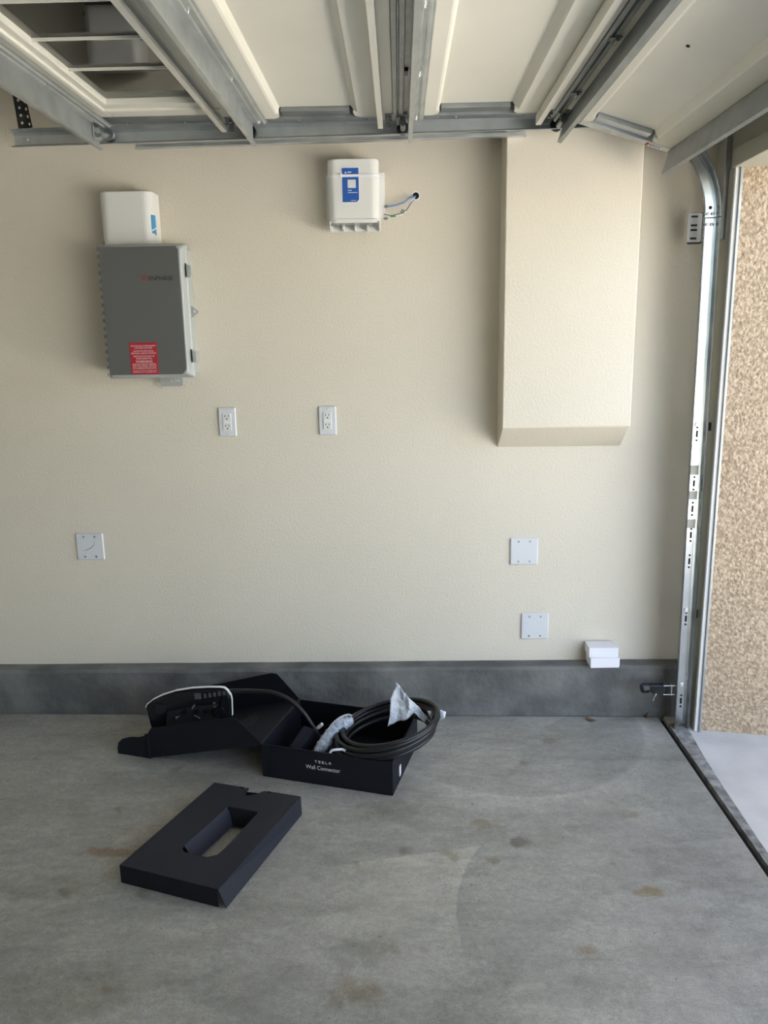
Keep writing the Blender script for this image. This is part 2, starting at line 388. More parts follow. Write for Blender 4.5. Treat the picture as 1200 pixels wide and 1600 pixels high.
# ---------------------------------------------------------------- garage door
ZD = .735; YE = 2.90; YN = -1.93; J = [-1.05, -.52, .010, .540]; TH = R(17.5)
def flat_fn(a, z): return (a, z)
def s4_fn(a, z):                        # section-local (a from joint, z) -> tilted
    c, s = math.cos(TH), math.sin(TH)
    return (J[3]+a*c+(z-ZD)*s, ZD-a*s+(z-ZD)*c)
door = thing('garage_door', (0, .5, ZD), 'cream sectional garage door raised overhead, inner face with steel struts', 'garage door')
def sect_fn(i):
    if i == 3: return s4_fn
    return lambda a, z: (J[i]+a, z)
def y3(f): return lambda a, z, y: (f(a, z)[0], y, f(a, z)[1])
sections = []
for i in range(4):
    f = sect_fn(i); g = y3(f); L = .527 if i < 3 else .452
    b0, b1 = (.120, .370) if i < 3 else (.105, .315)
    mb = MB()
    if i == 0:
        top = ZD+.045
        # window openings in the rear section
        for (a0, a1, ya, yb) in ((.003, .115, YN, 2.79), (.500, L, YN, 2.79), (.115, .50, 2.72, 2.79), (.115, .50, 1.02, 1.16), (.115, .50, YN, .2)):
            mb.prism(rect(a0, a1, ZD, top), g, ya, yb)
    else:
        prof = [(.003, ZD+.045), (.003, ZD), (b0, ZD), (b0+.006, ZD+.003), (b0+.016, ZD+.022), (b1, ZD+.022), (b1+.016, ZD+.004), (b1+.022, ZD), (L-.003, ZD), (L-.003, ZD+.045)]
        mb.prism(prof, g, YN, 2.80)
        # rounded ends of the raised bands
        for a0, a1, ra, rb in ((.003, b0+.012, 0, 1), (b1+.008, L-.003, 1, 0)):
            ys = [2.80, 2.83, 2.845, 2.852]; ins = [0, .002, .010, .022]
            mb.loft([[g(a0+(q if ra else 0), ZD, y), g(a1-(q if rb else 0), ZD, y), g(a1-(q if rb else 0), ZD+.04, y), g(a0+(q if ra else 0), ZD+.04, y)] for y, q in zip(ys, ins)])
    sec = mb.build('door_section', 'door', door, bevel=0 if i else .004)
    sections.append(sec)
    # galvanised end cap and its folded strip
    mb = MB(); mb.prism(rect(.002, L-.002, ZD-.001 if i else ZD+.006, ZD+.046), g, 2.853 if i else 2.79, YE); mb.prism(rect(b0+.018, b1-.004, ZD+.008, ZD+.03), g, 2.803, 2.853)
    if i < 3: pass
    for a in (.13, .19, .33, .42):
        if a < L: mb.cyl(g(a, ZD+.002, 2.875), g(a, ZD-.004, 2.875), .004, 8)
    mb.build('end_cap', 'galvdark' if i < 3 else 'galv', sec, bevel=.002)
    # tall strut along the left edge (web hangs down, flange ribbed)
    def strut(a, h, lip, m, name, y1, left=False):
        line = [(a+lip, ZD-h+.006), (a+lip, ZD-h), (a, ZD-h), (a, ZD-.004), (a+.014, ZD-.004), (a+.017, ZD-.009), (a+.022, ZD-.009), (a+.025, ZD-.004), (a+.034, ZD-.004), (a+.037, ZD-.009), (a+.042, ZD-.009), (a+.045, ZD-.004), (a+.052, ZD-.004)]
        if not left: pass
        else: line = [(a+lip, ZD-h+.012), (a+lip, ZD-h), (a, ZD-h), (a, ZD-.004), (a+.018, ZD-.006), (a+.048, ZD-.006)]
        return MB().prism(ribbon(line, .0022), g, YN, y1).build(name, m, sec)
    if i < 3:
        strut(.030, .078, .011, 'galv', 'strut', 2.88)
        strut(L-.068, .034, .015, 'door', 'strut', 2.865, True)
    else:
        strut(.032, .080, .011, 'galvdark', 'strut', 2.88)
        st = strut(.400, .082, .011, 'galvdark', 'strut', 2.862)
        MB().prism(rect(L-.004, L+.022, ZD-.004, ZD+.045), g, YN, 2.88).build('bottom_seal', 'rubber', sec, bevel=.006)
    if i > 0:
        x0 = J[i]
        MB().prism(ribbon([(x0-.021, ZD-.001), (x0-.020, ZD-.010), (x0-.009, ZD-.010), (x0-.007, ZD-.003), (x0-.002, ZD-.003), (x0, ZD-.011), (x0+.011, ZD-.011), (x0+.013, ZD-.004), (x0+.030, ZD-.004)], .002), lambda a, z, y: (a, y, z), YN, 2.80).build('joint_channel', 'galvdark', sec)
    # bolts on the strut flange and web
    for yb in (2.862, 2.42, 1.95):
        q = .058
        if i < 3 or yb < 2.8:
            mb = MB(); mb.cyl(g(q, ZD+.001, yb), g(q, ZD-.006, yb), .0065, 6); mb.cyl(g(q, ZD-.005, yb), g(q, ZD-.012, yb), .0035, 8)
            mb.build('bolt', 'zinc', sec)
    if i == 3:
        mb = MB(); mb.cyl(g(.392, ZD-.012, 2.85), g(.405, ZD-.012, 2.85), .007, 8); mb.build('bolt', 'zinc', sec)
    # hinge with roller at the joint
    mb = MB()
    if i > 0 or True:
        f0 = sect_fn(i)
        x0, z0 = J[i], ZD
        if i > 0:
            mb.box(x0-.048, x0-.010, 2.79, 2.875, z0-.010, z0-.007)
            mb.box(x0+.004, x0+.026, 2.79, 2.875, z0-.012, z0-.009)
            mb.box(x0-.046, x0-.034, 2.80, 2.803, z0-.03, z0-.008).box(x0-.046, x0-.030, 2.862, 2.866, z0-.034, z0-.008)
            for yy in (2.81, 2.845): mb.cyl((x0-.030, yy, z0-.010), (x0-.030, yy, z0-.019), .0055, 6)
            for yy in (2.82, 2.855): mb.cyl((x0+.015, yy, z0-.012), (x0+.015, yy, z0-.02), .0055, 6)
        mb.cyl((x0-.004, 2.79, z0-.016), (x0-.004, 2.885, z0-.016), .006, 10)
        xr = x0+.012 if i > 0 else x0+.045
        mb.cyl((xr, 2.83, z0-.028), (xr, 2.905, z0-.028), .0095, 12)
        hg = mb.build('hinge', 'galvdark', sec, bevel=.001)
        mb = MB(); mb.cyl((xr, 2.89, z0-.024), (xr, 2.940, z0-.018), .0055, 10); mb.cyl((xr, 2.930, z0-.018), (xr, 2.948, z0-.018), .021, 20)
        mb.build('roller', 'blackplastic' if i else 'galvdark', sec, bevel=.002)
        if i == 0:
            mb = MB()
            for (xx, yy, zz) in ((x0+.037, 2.868, z0-.012), (x0+.040, 2.86, z0-.030), (x0+.052, 2.868, z0-.036), (x0+.040, 2.875, z0-.040)): mb.cyl((xx-.004, yy, zz), (xx+.010, yy, zz), .007, 6)
            mb.box(x0+.034, x0+.037, 2.82, 2.885, z0-.055, z0-.004).build('bolt', 'zinc', sec)
# more hinges part-way along, behind the last strut
for yy in (2.60, 2.16):
    mb = MB(); x0 = J[3]
    mb.box(x0-.012, x0+.020, yy-.012, yy+.012, ZD-.015, ZD-.011).cyl((x0+.006, yy-.018, ZD-.020), (x0+.006, yy+.018, ZD-.020), .005, 8)
    mb.build('hinge', 'galvdark', sections[3])
MB().box(J[2]+.014, J[2]+.024, 2.36, 2.40, ZD-.014, ZD-.006).build('hinge', 'blackplastic', sections[2])
# label strip on the last end cap
g = y3(s4_fn)
mb = MB(); mb.prism(rect(.325, .375, ZD-.0025, ZD-.001), g, 2.866, 2.888); lb = mb.build('sticker', 'whitebox', sections[3])
mb = MB(); mb.prism(rect(.318, .326, ZD-.0030, ZD-.001), g, 2.864, 2.892)
mb.build('sticker_band', 'red', sections[3])
mb = MB()
for k in range(4): mb.prism(rect(.333+.010*k, .340+.010*k, ZD-.0032, ZD-.0024), g, 2.872, 2.882)
mb.build('sticker_print', 'greymark', sections[3])
# the flake marks on the last panel
mb = MB(); mb.cyl(g(.185, ZD+.023, 2.155), g(.185, ZD+.0195, 2.155), .005, 8); mb.build('screw_hole', 'black', sections[3])
# window in the rear section: frame, glass, muntins
sec = sections[0]; g = y3(sect_fn(0))
for (ya, yb) in ((1.14, 2.70), (.22, 1.04)):
    mb = MB(); A0, A1 = .105, .510
    mb.plate([(A0, ya), (A1, ya), (A1, yb+.01), (A0, yb+.01)], [rect(A0+.018, A1-.018, ya+.02, yb-.012)], lambda a, y, wv: g(a, ZD+wv, y), -.010, .02)
    mb.plate([(A0+.014, ya+.014), (A1-.014, ya+.014), (A1-.014, yb-.006), (A0+.014, yb-.006)], [rect(A0+.040, A1-.040, ya+.045, yb-.055)], lambda a, y, wv: g(a, ZD+wv, y), -.002, .024)
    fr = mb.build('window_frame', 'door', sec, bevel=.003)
    MB().prism(rect(A0+.03, A1-.03, ZD+.016, ZD+.020), g, ya+.03, yb-.03).build('window_pane', 'glass', sec)
    yy = yb-.335
    while yy > ya+.05:
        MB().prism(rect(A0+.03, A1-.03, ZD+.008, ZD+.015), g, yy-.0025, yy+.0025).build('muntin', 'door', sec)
        yy -= .222

# ---------------------------------------------------------------- track
track = thing('garage_door_track', (1.15, 2.97, fz(1.15)), 'galvanised steel roller track curving from the overhead door down beside the jamb', 'door track')
PR = [(-.0295, .033), (-.0265, .030), (-.0235, .008), (-.0175, 0), (.0135, 0), (.0215, .007), (.0245, .028), (.0285, .033)]
prof = ribbon(PR, .0022)
YT = 2.957
def sweep(path, name, m, parent=track):
    mb = MB(); rings = []
    for (x, z), (nx, nz) in path: rings.append([(x+a*nx, YT-b, z+a*nz) for a, b in prof])
    return mb.loft(rings).build(name, m, parent)
zt, cx = .404, .775; rad = .325
vx = lambda z: 1.123+(zt-z)*.0   # filled below
def vpath(z): return 1.120-(z+H)/(zt+H)*.016
sweep([((vpath(-H+.0), fz(1.12)), (1, 0)), ((vpath(zt), zt), (1, 0))], 'vertical_rail', 'galvbright')
arc = []
cx = vpath(zt)-rad
for k in range(19):
    a = R(90*k/18); arc.append(((cx+rad*math.cos(a), zt+.004+rad*math.sin(a)), (math.cos(a), math.sin(a))))
sweep(arc, 'curved_rail', 'galvbright')
zh = zt+.004+rad
sweep([((cx, zh), (0, 1)), ((-1.345, zh-.021), (0, 1))], 'horizontal_rail', 'galv')
# splice plate rivets
mb = MB()
for dx, z in ((-.008, .420), (.008, .420), (-.009, .384), (.007, .384)):
    MB().cyl((vpath(zt)+dx, YT+.001, z), (vpath(zt)+dx, YT-.006, z), .0055, 10).build('rivet', 'galvdark', track, bevel=.0015)
MB().cyl((vpath(zt), YT-.0005, .440), (vpath(zt), YT-.0025, .440), .006, 12).build('bolt_hole', 'black', track)
# slots down the rail
for z in (-.36, -.548, -.647, -.750, -.855, -1.09, -1.44):
    x = vpath(z)+.001
    MB().box(x-.0032, x+.0032, YT-.0026, YT-.0008, z-.012, z+.012).build('slot', 'black', track)
    for d in (-.024, .024): MB().cyl((x, YT-.0008, z+d), (x, YT-.0026, z+d), .004, 8).build('slot', 'black', track)
for z, h in ((-.497, .018), (-.594, .016), (-.705, .017)):
    x = vpath(z); MB().box(x-.014, x+.014, YT-.0030, YT-.0008, z-h, z+h).build('paint_patch', 'jamb', track)
for z in (-.325, -1.055, -1.370): MB().cyl((vpath(z), YT-.001, z), (vpath(z), YT-.007, z), .009, 14).build('track_bolt', 'zinc', track, bevel=.002)
# angle and flag bracket fixing the rail to the jamb
mb = MB(); mb.box(1.150, 1.1535, 2.965, 3.02, .335, .70).box(1.1535, 1.168, 3.016, 3.02, .335, .70).box(1.1535, 1.169, 2.965, 2.968, .335, .70)
mb.build('jamb_angle', 'galvdark', track)
for z in (-.335, -1.075):
    MB().box(1.135, 1.169, 2.962, 2.980, z-.015, z+.015).build('jamb_bracket', 'blacksteel', track)
holes = [rrect(1.055, 1.08, z-.0035, z+.0035, .003, 3) for z in (.418, .388, .372, .343)]
MB().plate(rrect(1.046, 1.095, .330, .430, .006), holes, lambda a, b, wv: (a, wv, b), 3.002, 3.0045).build('slotted_bracket', 'whitebox', track)
MB().box(1.056, 1.10, 3.008, 3.03, .326, .432).build('bracket_shade_plate', 'blacksteel', track)  # added dark plate, stands in for the shadow behind the bracket slots
# reinforcing angle under the free end, perforated hanger
mb = MB(); mb.prism(ribbon([(0, 0), (0, -.016), (-.022, -.016)], .0022), lambda a, b, x: (x, 2.962+a, .7065+.0095*(x-.775)+b), -.920, .45)
mb.build('stiffener_angle', 'galv', track)
mb = MB()
hol = [circle(.010, .020+.0245*k, .0052, 10) for k in range(21)]
mb.plate(rect(-.006, .027, -.02, .54), hol, lambda a, b, wv: (-1.325+a-.012*(b/.15), 2.965+wv, .750+b), 0, .0025)
mb.plate(rect(0, .027, 0, .52), [circle(.0135, .012+.0245*k, .0052, 10) for k in range(20)], lambda a, b, wv: (-1.300+a*.8+.002-.020*(b/.15), 2.966-a*.4, .752+b), 0, .0025)
mb.build('perforated_hanger', 'blacksteel', track)
mb = MB(); mb.tube([(-1.312, 2.955, .718), (-1.292, 2.940, .708)], .004, 8)
mb.build('hanger_bolt', 'zinc', track)

# ---------------------------------------------------------------- photo-eye sensor
t = thing('safety_sensor', (1.03, 2.97, -1.40), 'small black photo-eye sensor on a white bracket low on the track', 'sensor')
MB().tube([(.957, 2.955, -1.383), (.962, 2.955, -1.383), (.985, 2.955, -1.383), (.989, 2.955, -1.383)], [.015, .020, .020, .016], 16).build('lens_barrel', 'greyplastic', t)
MB().prism([(.985, -1.366), (1.045, -1.366), (1.050, -1.372), (1.050, -1.398), (1.020, -1.401), (.998, -1.401), (.990, -1.392), (.985, -1.392)], lambda a, b, y: (a, y, b), 2.940, 2.968).build('housing', 'greyplastic', t, bevel=.004)
mb = MB(); mb.box(1.040, 1.092, 2.936, 2.940, -1.368, -1.364).box(1.040, 1.092, 2.936, 2.940, -1.406, -1.402).box(1.070, 1.075, 2.934, 2.970, -1.408, -1.362)
mb.build('bracket', 'galvbright', t, bevel=.001)
mb = MB(); mb.tube([(1.015, 2.945, -1.401), (1.012, 2.942, -1.410), (1.006, 2.940, -1.418), (1.004, 2.940, -1.424)], .0025, 8); mb.tube([(1.004, 2.940, -1.421), (1.002, 2.94, -1.430)], .005, 8)
mb.build('wing_screw', 'galvbright', t)

# ---------------------------------------------------------------- enclosure on the wall
t = thing('combiner_enclosure', (-.925, 3.1, -.12), 'grey metal electrical enclosure with red warning sticker, hung on the wall', 'electrical enclosure')
EX0, EX1, EZ0, EZ1 = -1.080, -.770, -.118, .352; YF = 2.93
MB().box(EX0+.006, EX1-.014, 2.975, 3.0995, EZ0+.004, EZ1-.004).build('body', 'enclosure', t, bevel=.006)
# lid: tray with sloping rim
def rr2(ins, y, r): return [(a, y, b) for a, b in rrect(EX0+ins, EX1-ins, EZ0+ins, EZ1-ins, r, 4)]
MB().loft([rr2(-.004, 2.978, .006), rr2(-.004, 2.962, .006), rr2(.0, 2.958, .008), rr2(.010, 2.934, .014), rr2(.013, 2.9315, .014)]).build('lid', 'enclosure', t, smooth=False)
MB().prism([(EX0+.008, EZ0+.010)]+[(EX0+.008, EZ1-.008)]+[(EX1-.026, EZ1-.008), (EX1-.018, EZ1-.020), (EX1-.016, EZ0+.04), (EX1-.018, EZ0+.026), (EX1-.026, EZ0+.014), (EX1-.034, EZ0+.010)], lambda a, b, y: (a, y, b), YF-.001, YF+.004).build('front_panel', 'lid', t)
for k in range(17):
    z = EZ0+.012+(EZ1-EZ0-.02)*k/16.0
    MB().box(EX0-.009, EX0-.001, 2.952, 2.968, z-.008, z+.004).build('hinge_knuckle', 'galvdark' if k % 2 else 'enclosure', t)
for z in (.262, -.043):
    lt = MB().prism([(EX1+.001, z-.022), (EX1+.016, z-.026), (EX1+.019, z-.016), (EX1+.019, z+.014), (EX1+.001, z+.022)], lambda a, b, y: (a, y, b), 2.955, 2.99).build('latch', 'enclosure', t, bevel=.002)
    MB().box(EX1+.000, EX1+.003, 2.948, 2.953, z-.024, z+.024).build('latch_gap', 'inkdark', lt)
MB().plate([(EX1+.002, .095), (EX1+.028, .113), (EX1+.028, .12), (EX1+.002, .138)], [circle(EX1+.014, .117, .005, 8)], lambda a, b, y: (a, y, b), 2.985, 2.988).build('padlock_tab', 'enclosure', t)
mb = MB(); mb.plate(rrect(-.922, -.836, -.158, -.10, .008), [rrect(-.915, -.89, -.140, -.135, .002, 2), rrect(-.868, -.845, -.140, -.135, .002, 2), circle(-.879, -.138, .004, 8)], lambda a, b, y: (a, y, b), 3.05, 3.055)
mb.build('mounting_foot', 'enclosure', t)
# printed name and mark
mb = MB(); add_text(mb, 'ENPHASE', .021, lambda x, y: (-.901+x, YF-.0018, .2265+y), xfit=.087)
mb.build('lettering', 'inkdark', t)
mb = MB(); mb.plate(rrect(-.924, -.9085, .2265, .243, .003, 3), [rrect(-.921, -.9115, .2295, .240, .002, 3)], lambda a, b, y: (a, y, b), YF-.002, YF-.0012)
mb.box(-.9185, -.914, YF-.002, YF-.0012, .2325, .237)
mb.build('logo', 'redlogo', t)
st = MB().box(-.990, -.889, YF-.0022, YF-.001, -.107, .009).build('warning_sticker', 'red', t)
mb = MB(); cxs = -.9395
rows = [('PHOTOVOLTAIC SYSTEM EQUIPPED', .0070, .092), ('WITH RAPID SHUTDOWN', .0070, .066), None, ('CAUTION: DO NOT INSTALL', .0078, .076), ('ADDITIONAL LOADS IN THIS PANEL', .0078, .094), None, ('PHOTOVOLTAIC POINT OF', .0075, .078), ('INTERCONNECTION', .0075, .058), ('WARNING', .0125, .062), ('ELECTRIC SHOCK HAZARD', .0075, .086), ('DO NOT TOUCH TERMINALS. TERMINALS ON', .0045, .090), ('BOTH THE LINE AND LOAD SIDES', .0045, .086), ('MAY BE ENERGIZED IN THE OPEN POSITION', .0045, .090), None, ('RATED AC OUTPUT CURRENT 64 A', .0045, .088), ('NOMINAL AC VOLTAGE 240 V', .0045, .088)]
z = .0005
for r in rows:
    if r is None: z -= .0028; continue
    z -= r[1]*.98
    add_text(mb, r[0], r[1]*1.08, lambda x, y, z=z: (cxs+x, YF-.0028, z+y), 'CENTER', xfit=r[2], bold=.0)
    z -= .0006
mb.build('lettering', 'ink', st)

# ---------------------------------------------------------------- gateway housings
def lofted_box(x0, x1, z0, z1, yb, yf, r):
    """rounded vertical edges at the front"""
    pts = [(x0, yb), (x1, yb)]
    for k in range(7): a = R(90*k/6); pts.append((x1-r+r*math.cos(a), yf+r-r*math.sin(a)))
    for k in range(7): a = R(90*k/6); pts.append((x0+r-r*math.sin(a), yf+r-r*math.cos(a)))
    return pts
def sleeve(mb, x0, x1, z0, z1, yb, yf, r, cap=.006):
    P = lofted_box(x0, x1, z0, z1, yb, yf, r); cxm, cym = (x0+x1)/2, (yb+yf)/2
    sh = lambda k, z: [((x-cxm)*(1-k)+cxm, (y-yb)*(1-k*1.6)+yb, z) for x, y in P]
    return mb.loft([sh(0, z0), sh(0, z1-cap), sh(.006, z1-cap*.35), sh(.025, z1)])
t = thing('radio_unit', (-.155, 3.1, .40), 'white plastic radio unit with blue sticker, wired into the wall', 'radio unit')
sleeve(MB(), -.250, -.066, .432, .636, 3.06, 2.995, .030).build('housing', 'white', t)
MB().box(-.262, -.046, 3.06, 3.072, .438, .600).box(-.258, -.050, 3.072, 3.0995, .445, .590).build('back_plate', 'white', t, bevel=.003)
mb = MB(); MB().box(-.248, -.062, 3.062, 3.070, .398, .440).build('lower_plate', 'white', t)
mb = MB(); P0 = lofted_box(-.250, -.063, 0, 0, 3.06, 2.992, .030)
mb.loft([[(x, y, .418) for x, y in P0], [(x, y, .432) for x, y in P0]]).build('base', 'white', t, bevel=.002)
for k in range(5):
    x = -.243+.0445*k
    MB().prism([(2.994, .424), (3.062, .424), (3.062, .400), (3.05, .394), (2.996, .400)], lambda a, b, xx: (xx, a, b), x-.0024, x+.0024).build('fin', 'white', t)
mb = MB()
for k in range(40):
    x = -.240+.0043*k; mb.box(x, x+.0018, 2.9935, 2.999, .409, .4175)
mb.build('vent_slots', 'greymark', t)
P1 = lofted_box(-.2525, -.0635, 0, 0, 3.06, 2.9915, .031)
mb = MB(); mb.loft([[(x, y, .574) for x, y in P1], [(x, y, .583) for x, y in P1]]).box(-.205, -.195, 2.988, 2.993, .572, .585).build('tie_strap', 'whitebox', t, bevel=.001)
st = MB().plate([(-.2000, .4862), (-.1445, .4862), (-.1340, .4962), (-.1340, .6080), (-.2000, .6080)], [], lambda a, b, y: (a, y, b), 2.9942, 2.9950).build('sticker_border', 'whitebox', t)
MB().plate([(-.1965, .4895), (-.1455, .4895), (-.1375, .4975), (-.1375, .6045), (-.1965, .6045)], [], lambda a, b, y: (a, y, b), 2.9934, 2.9942).build('sticker', 'blue', st)
MB().box(-.177, -.148, 2.9928, 2.9933, .537, .565).build('white_patch', 'ink', st)
MB().prism([(-.188, .586), (-.180, .586), (-.184, .594)], lambda a, b, y: (a, y, b), 2.9928, 2.9933).build('logo', 'ink', st)
for (a, b, z, h) in ((-.177, -.163, .5275, .003), (-.177, -.143, .5205, .0022), (-.166, -.147, .494, .0014), (-.177, -.163, .588, .004)):
    MB().box(a, b, 2.9928, 2.9933, z, z+h).build('printed_line', 'ink', st)
# wires into the wall
MB().tube([(-.046, 3.06, .483), (-.03, 3.062, .483), (-.005, 3.065, .487), (.025, 3.068, .497), (.045, 3.075, .512), (.064, 3.085, .519), (.069, 3.11, .522)], .0031, 8).build('cable', 'bluewire', t)
MB().tube([(-.050, 3.06, .462), (-.03, 3.06, .455), (-.010, 3.06, .449), (.012, 3.062, .452), (.028, 3.065, .463), (.045, 3.075, .488), (.060, 3.085, .512), (.067, 3.11, .518)], .0022, 8).build('wire', 'whitebox', t)
MB().tube([(-.050, 3.058, .456), (-.02, 3.055, .449), (.015, 3.055, .458), (.035, 3.06, .470), (.050, 3.075, .495), (.063, 3.088, .510), (.066, 3.11, .516)], .0018, 8).build('wire', 'greymark', t)
MB().cyl((-.026, 3.052, .4475), (-.008, 3.054, .4485), .0038, 8).build('connector', 'green', t)
MB().tube([(.013, 3.05, .459), (.018, 3.045, .468), (.025, 3.045, .464), (.020, 3.05, .456)], .0028, 8).build('wire_knot', 'greymark', t)
MB().cyl((-.048, 3.058, .481), (-.036, 3.058, .483), .005, 8).build('cable_gland', 'greymark', t)
MB().cyl((-.050, 3.056, .440), (-.036, 3.056, .440), .004, 8).build('cable_gland', 'greymark', t)
t2 = struct(MB().cyl((.069, YW-.0012, .524), (.069, YW+.002, .524), .0165, 20).build('trim_7', 'whitebox'))
t2 = struct(MB().cyl((.069, YW-.0020, .524), (.069, YW+.002, .524), .012, 20).build('trim_8', 'black'))

t = thing('radio_unit', (-.98, 3.1, .36), 'plain white plastic housing mounted just above the grey enclosure', 'radio unit')
sleeve(MB(), -1.082, -.888, .356, .543, 3.085, 2.992, .034, .004).build('housing', 'white', t)
MB().box(-1.076, -.896, 3.085, 3.0995, .360, .530).build('back_plate', 'white', t, bevel=.003)
PS = [(x, y) for x, y in lofted_box(-1.0825, -.8872, 0, 0, 3.085, 2.9915, .0345)][2:7]      # the rounded right-hand corner
MB().loft([[(PS[k][0], PS[k][1], z) for z in (.405+.004*(4-k), .462)] for k in range(0, 4)], cap=False, closed=False).build('sticker', 'lightblue', t)
MB().loft([[(PS[k][0], PS[k][1], z) for z in (.391+.003*k, .400+.004*(4-k))] for k in range(0, 4)], cap=False, closed=False).build('sticker', 'lightblue', t)
MB().box(-1.088, -1.081, 3.03, 3.05, .362, .374).build('clip', 'black', t)

# ---------------------------------------------------------------- receptacles and blank plates
def outlet(x, z, label):
    t = thing('electrical_outlet', (x, YW, z-.057), label, 'outlet', 'white receptacles on the wall')
    MB().box(x-.035, x+.035, YW-.009, YW-.0002, z-.057, z+.057).build('cover_plate', 'platewhite', t, bevel=.004, seg=1)
    rc = MB().box(x-.0165, x+.0165, YW-.0125, YW-.008, z-.0335, z+.0335).build('receptacle', 'white', t, bevel=.0015)
    for dz in (.019, -.019):
        MB().box(x-.0080, x-.0056, YW-.0132, YW-.0124, z+dz+.001, z+dz+.009).build('slot', 'black', rc)
        MB().box(x+.0054, x+.0076, YW-.0132, YW-.0124, z+dz+.002, z+dz+.009).build('slot', 'black', rc)
        MB().cyl((x, YW-.0132, z+dz-.006), (x, YW-.0124, z+dz-.006), .0028, 8).build('ground_hole', 'black', rc)
    MB().box(x-.012, x+.012, YW-.0145, YW-.0124, z-.0035, z+.0035).build('reset_button', 'whitebox', rc, bevel=.001)
    for dz in (.048, -.048): MB().cyl((x, YW-.0105, z+dz), (x, YW-.0088, z+dz), .003, 10).build('screw', 'galv', t)
    return t
oa = outlet(-.682, -.3035, 'white electrical outlet at left, below the grey enclosure')
ob = copy_tree(oa); ob.location.x += .3965; ob.location.z += -.001
ob['label'] = 'white electrical outlet nearer the middle of the wall, below the radio unit'
def plate(x, z, name='blank_cover_plate'):
    t = thing(name, (x, YW, z-.057), 'x', 'cover plate', 'square blank plates on the wall')
    MB().box(x-.0565, x+.0565, YW-.0075, YW-.0002, z-.0565, z+.0565).build('cover_plate', 'platewhite', t, bevel=.005, seg=1)
    for dx in (-.023, .023):
        for dz in (-.042, .042):
            MB().cyl((x+dx, YW-.0090, z+dz), (x+dx, YW-.0070, z+dz), .0042, 12).build('screw', 'galvdark', t)
    return t
pa = plate(-1.278, -.806); pa['label'] = 'square blank wall plate with a grey scuff, far left under the enclosure'
pb = copy_tree(pa); pb.location = (.498, YW, -.846-.057+H); pb['label'] = 'upper of the two square blank wall plates at right, under the boxed chase'
pc = copy_tree(pa); pc.location = (.549, YW, -1.168-.057+H); pc['label'] = 'lower square blank wall plate at right, just above the concrete curb'
mb = MB(); mb.tube([(-1.305, YW-.0078, -.822), (-1.292, YW-.0078, -.819), (-1.275, YW-.0078, -.811), (-1.262, YW-.0078, -.800), (-1.256, YW-.0078, -.786)], [.0004, .0012, .0014, .0009, .0003], 6)
mb.build('scuff', 'greymark', pa)

# ---------------------------------------------------------------- small white boxes on the curb ledge
def smallbox(x0, y0, z0, a, label):
    wv = .116; dp = .075; h = .0415; ca, sa = math.cos(a), math.sin(a)
    t = thing('small_carton', (x0+wv/2, y0, z0), label, 'box', 'small white cartons stacked on the curb')
    fn = lambda u, v, z: (x0+u*ca-v*sa, y0+u*sa+v*ca, z)
    MB().prism(rect(0, wv, 0, dp), fn, z0, z0+h*.98).build('carton', 'whitebox', t, bevel=.0012)
    MB().prism(rect(-.0012, wv+.0012, -.0012, dp+.0012), fn, z0+.006, z0+h).build('lid', 'whitebox', t, bevel=.0015)
smallbox(.766, 3.010, -1.3195, R(1), 'bottom white carton of two stacked on the concrete curb')
smallbox(.760, 3.017, -1.2770, R(0), 'upper white carton of two stacked on the concrete curb')

# ---------------------------------------------------------------- big black box
BA = R(-14.5); e1 = Vector((math.cos(BA), math.sin(BA), 0)); e2 = Vector((-e1.y, e1.x, 0))
B0 = Vector((-.509, 2.55, 0)); BL_, BW_, BH_ = .484, .372, .126
def bp(u, v, h): 
    p = B0+e1*u+e2*v; return (p.x, p.y, fz(p.x)+h+.001)
t = thing('cardboard_box', (-.25, 2.67, fz(-.25)), 'open black cardboard carton with white lettering, lid folded back to the left', 'box')
TK = .006
mb = MB()
mb.prism(rect(0, BL_, 0, BW_), lambda u, v, h: bp(u, v, h), 0, .004)
tray = mb.build('tray', 'card', t)
for nm, r in (('front_wall', (0, BL_, 0, TK)), ('back_wall', (0, BL_, BW_-TK, BW_)), ('side_wall', (0, TK, TK, BW_-TK)), ('side_wall', (BL_-TK, BL_, TK, BW_-TK))):
    MB().prism(rect(*r), lambda u, v, h: bp(u, v, h), .0, BH_).build(nm, 'card', t, bevel=.0015)
mb = MB(); add_text(mb, 'Wall Connector', .0215, lambda x, y: bp(BL_*.478+x, -.0006, .058+y), 'CENTER', xfit=.128)
mb.build('lettering', 'ink', t)
# wide-spaced small capitals drawn from strokes
mb = MB(); ch = .0088; cw = .0075
def bar(u0, u1, h0, h1): mb.prism(rect(u0, u1, h0, h1), lambda u, h, v: bp(u, v, h), -.0006, -.0001)
u = BL_*.478-.029; hb = .084; s = .0015
bar(u, u+cw, hb+ch-s, hb+ch); bar(u+cw/2-s/2, u+cw/2+s/2, hb, hb+ch-s*1.6)                      # T
u += .0130
for q in (0, .5, 1): bar(u, u+cw, hb+(ch-s)*q, hb+(ch-s)*q+s)                                      # E
u += .0130
for q in (0, .5, 1): bar(u, u+cw, hb+(ch-s)*q, hb+(ch-s)*q+s)                                      # S
bar(u, u+s, hb+ch/2, hb+ch); bar(u+cw-s, u+cw, hb, hb+ch/2)
u += .0130; bar(u, u+s, hb, hb+ch); bar(u, u+cw, hb, hb+s)                                        # L
u += .0130; bar(u, u+cw, hb+ch-s, hb+ch); bar(u, u+s, hb, hb+ch*.6); bar(u+cw-s, u+cw, hb, hb+ch*.6); bar(u, u+cw, hb+ch*.45, hb+ch*.45+s)   # A
mb.build('wordmark', 'ink', t)
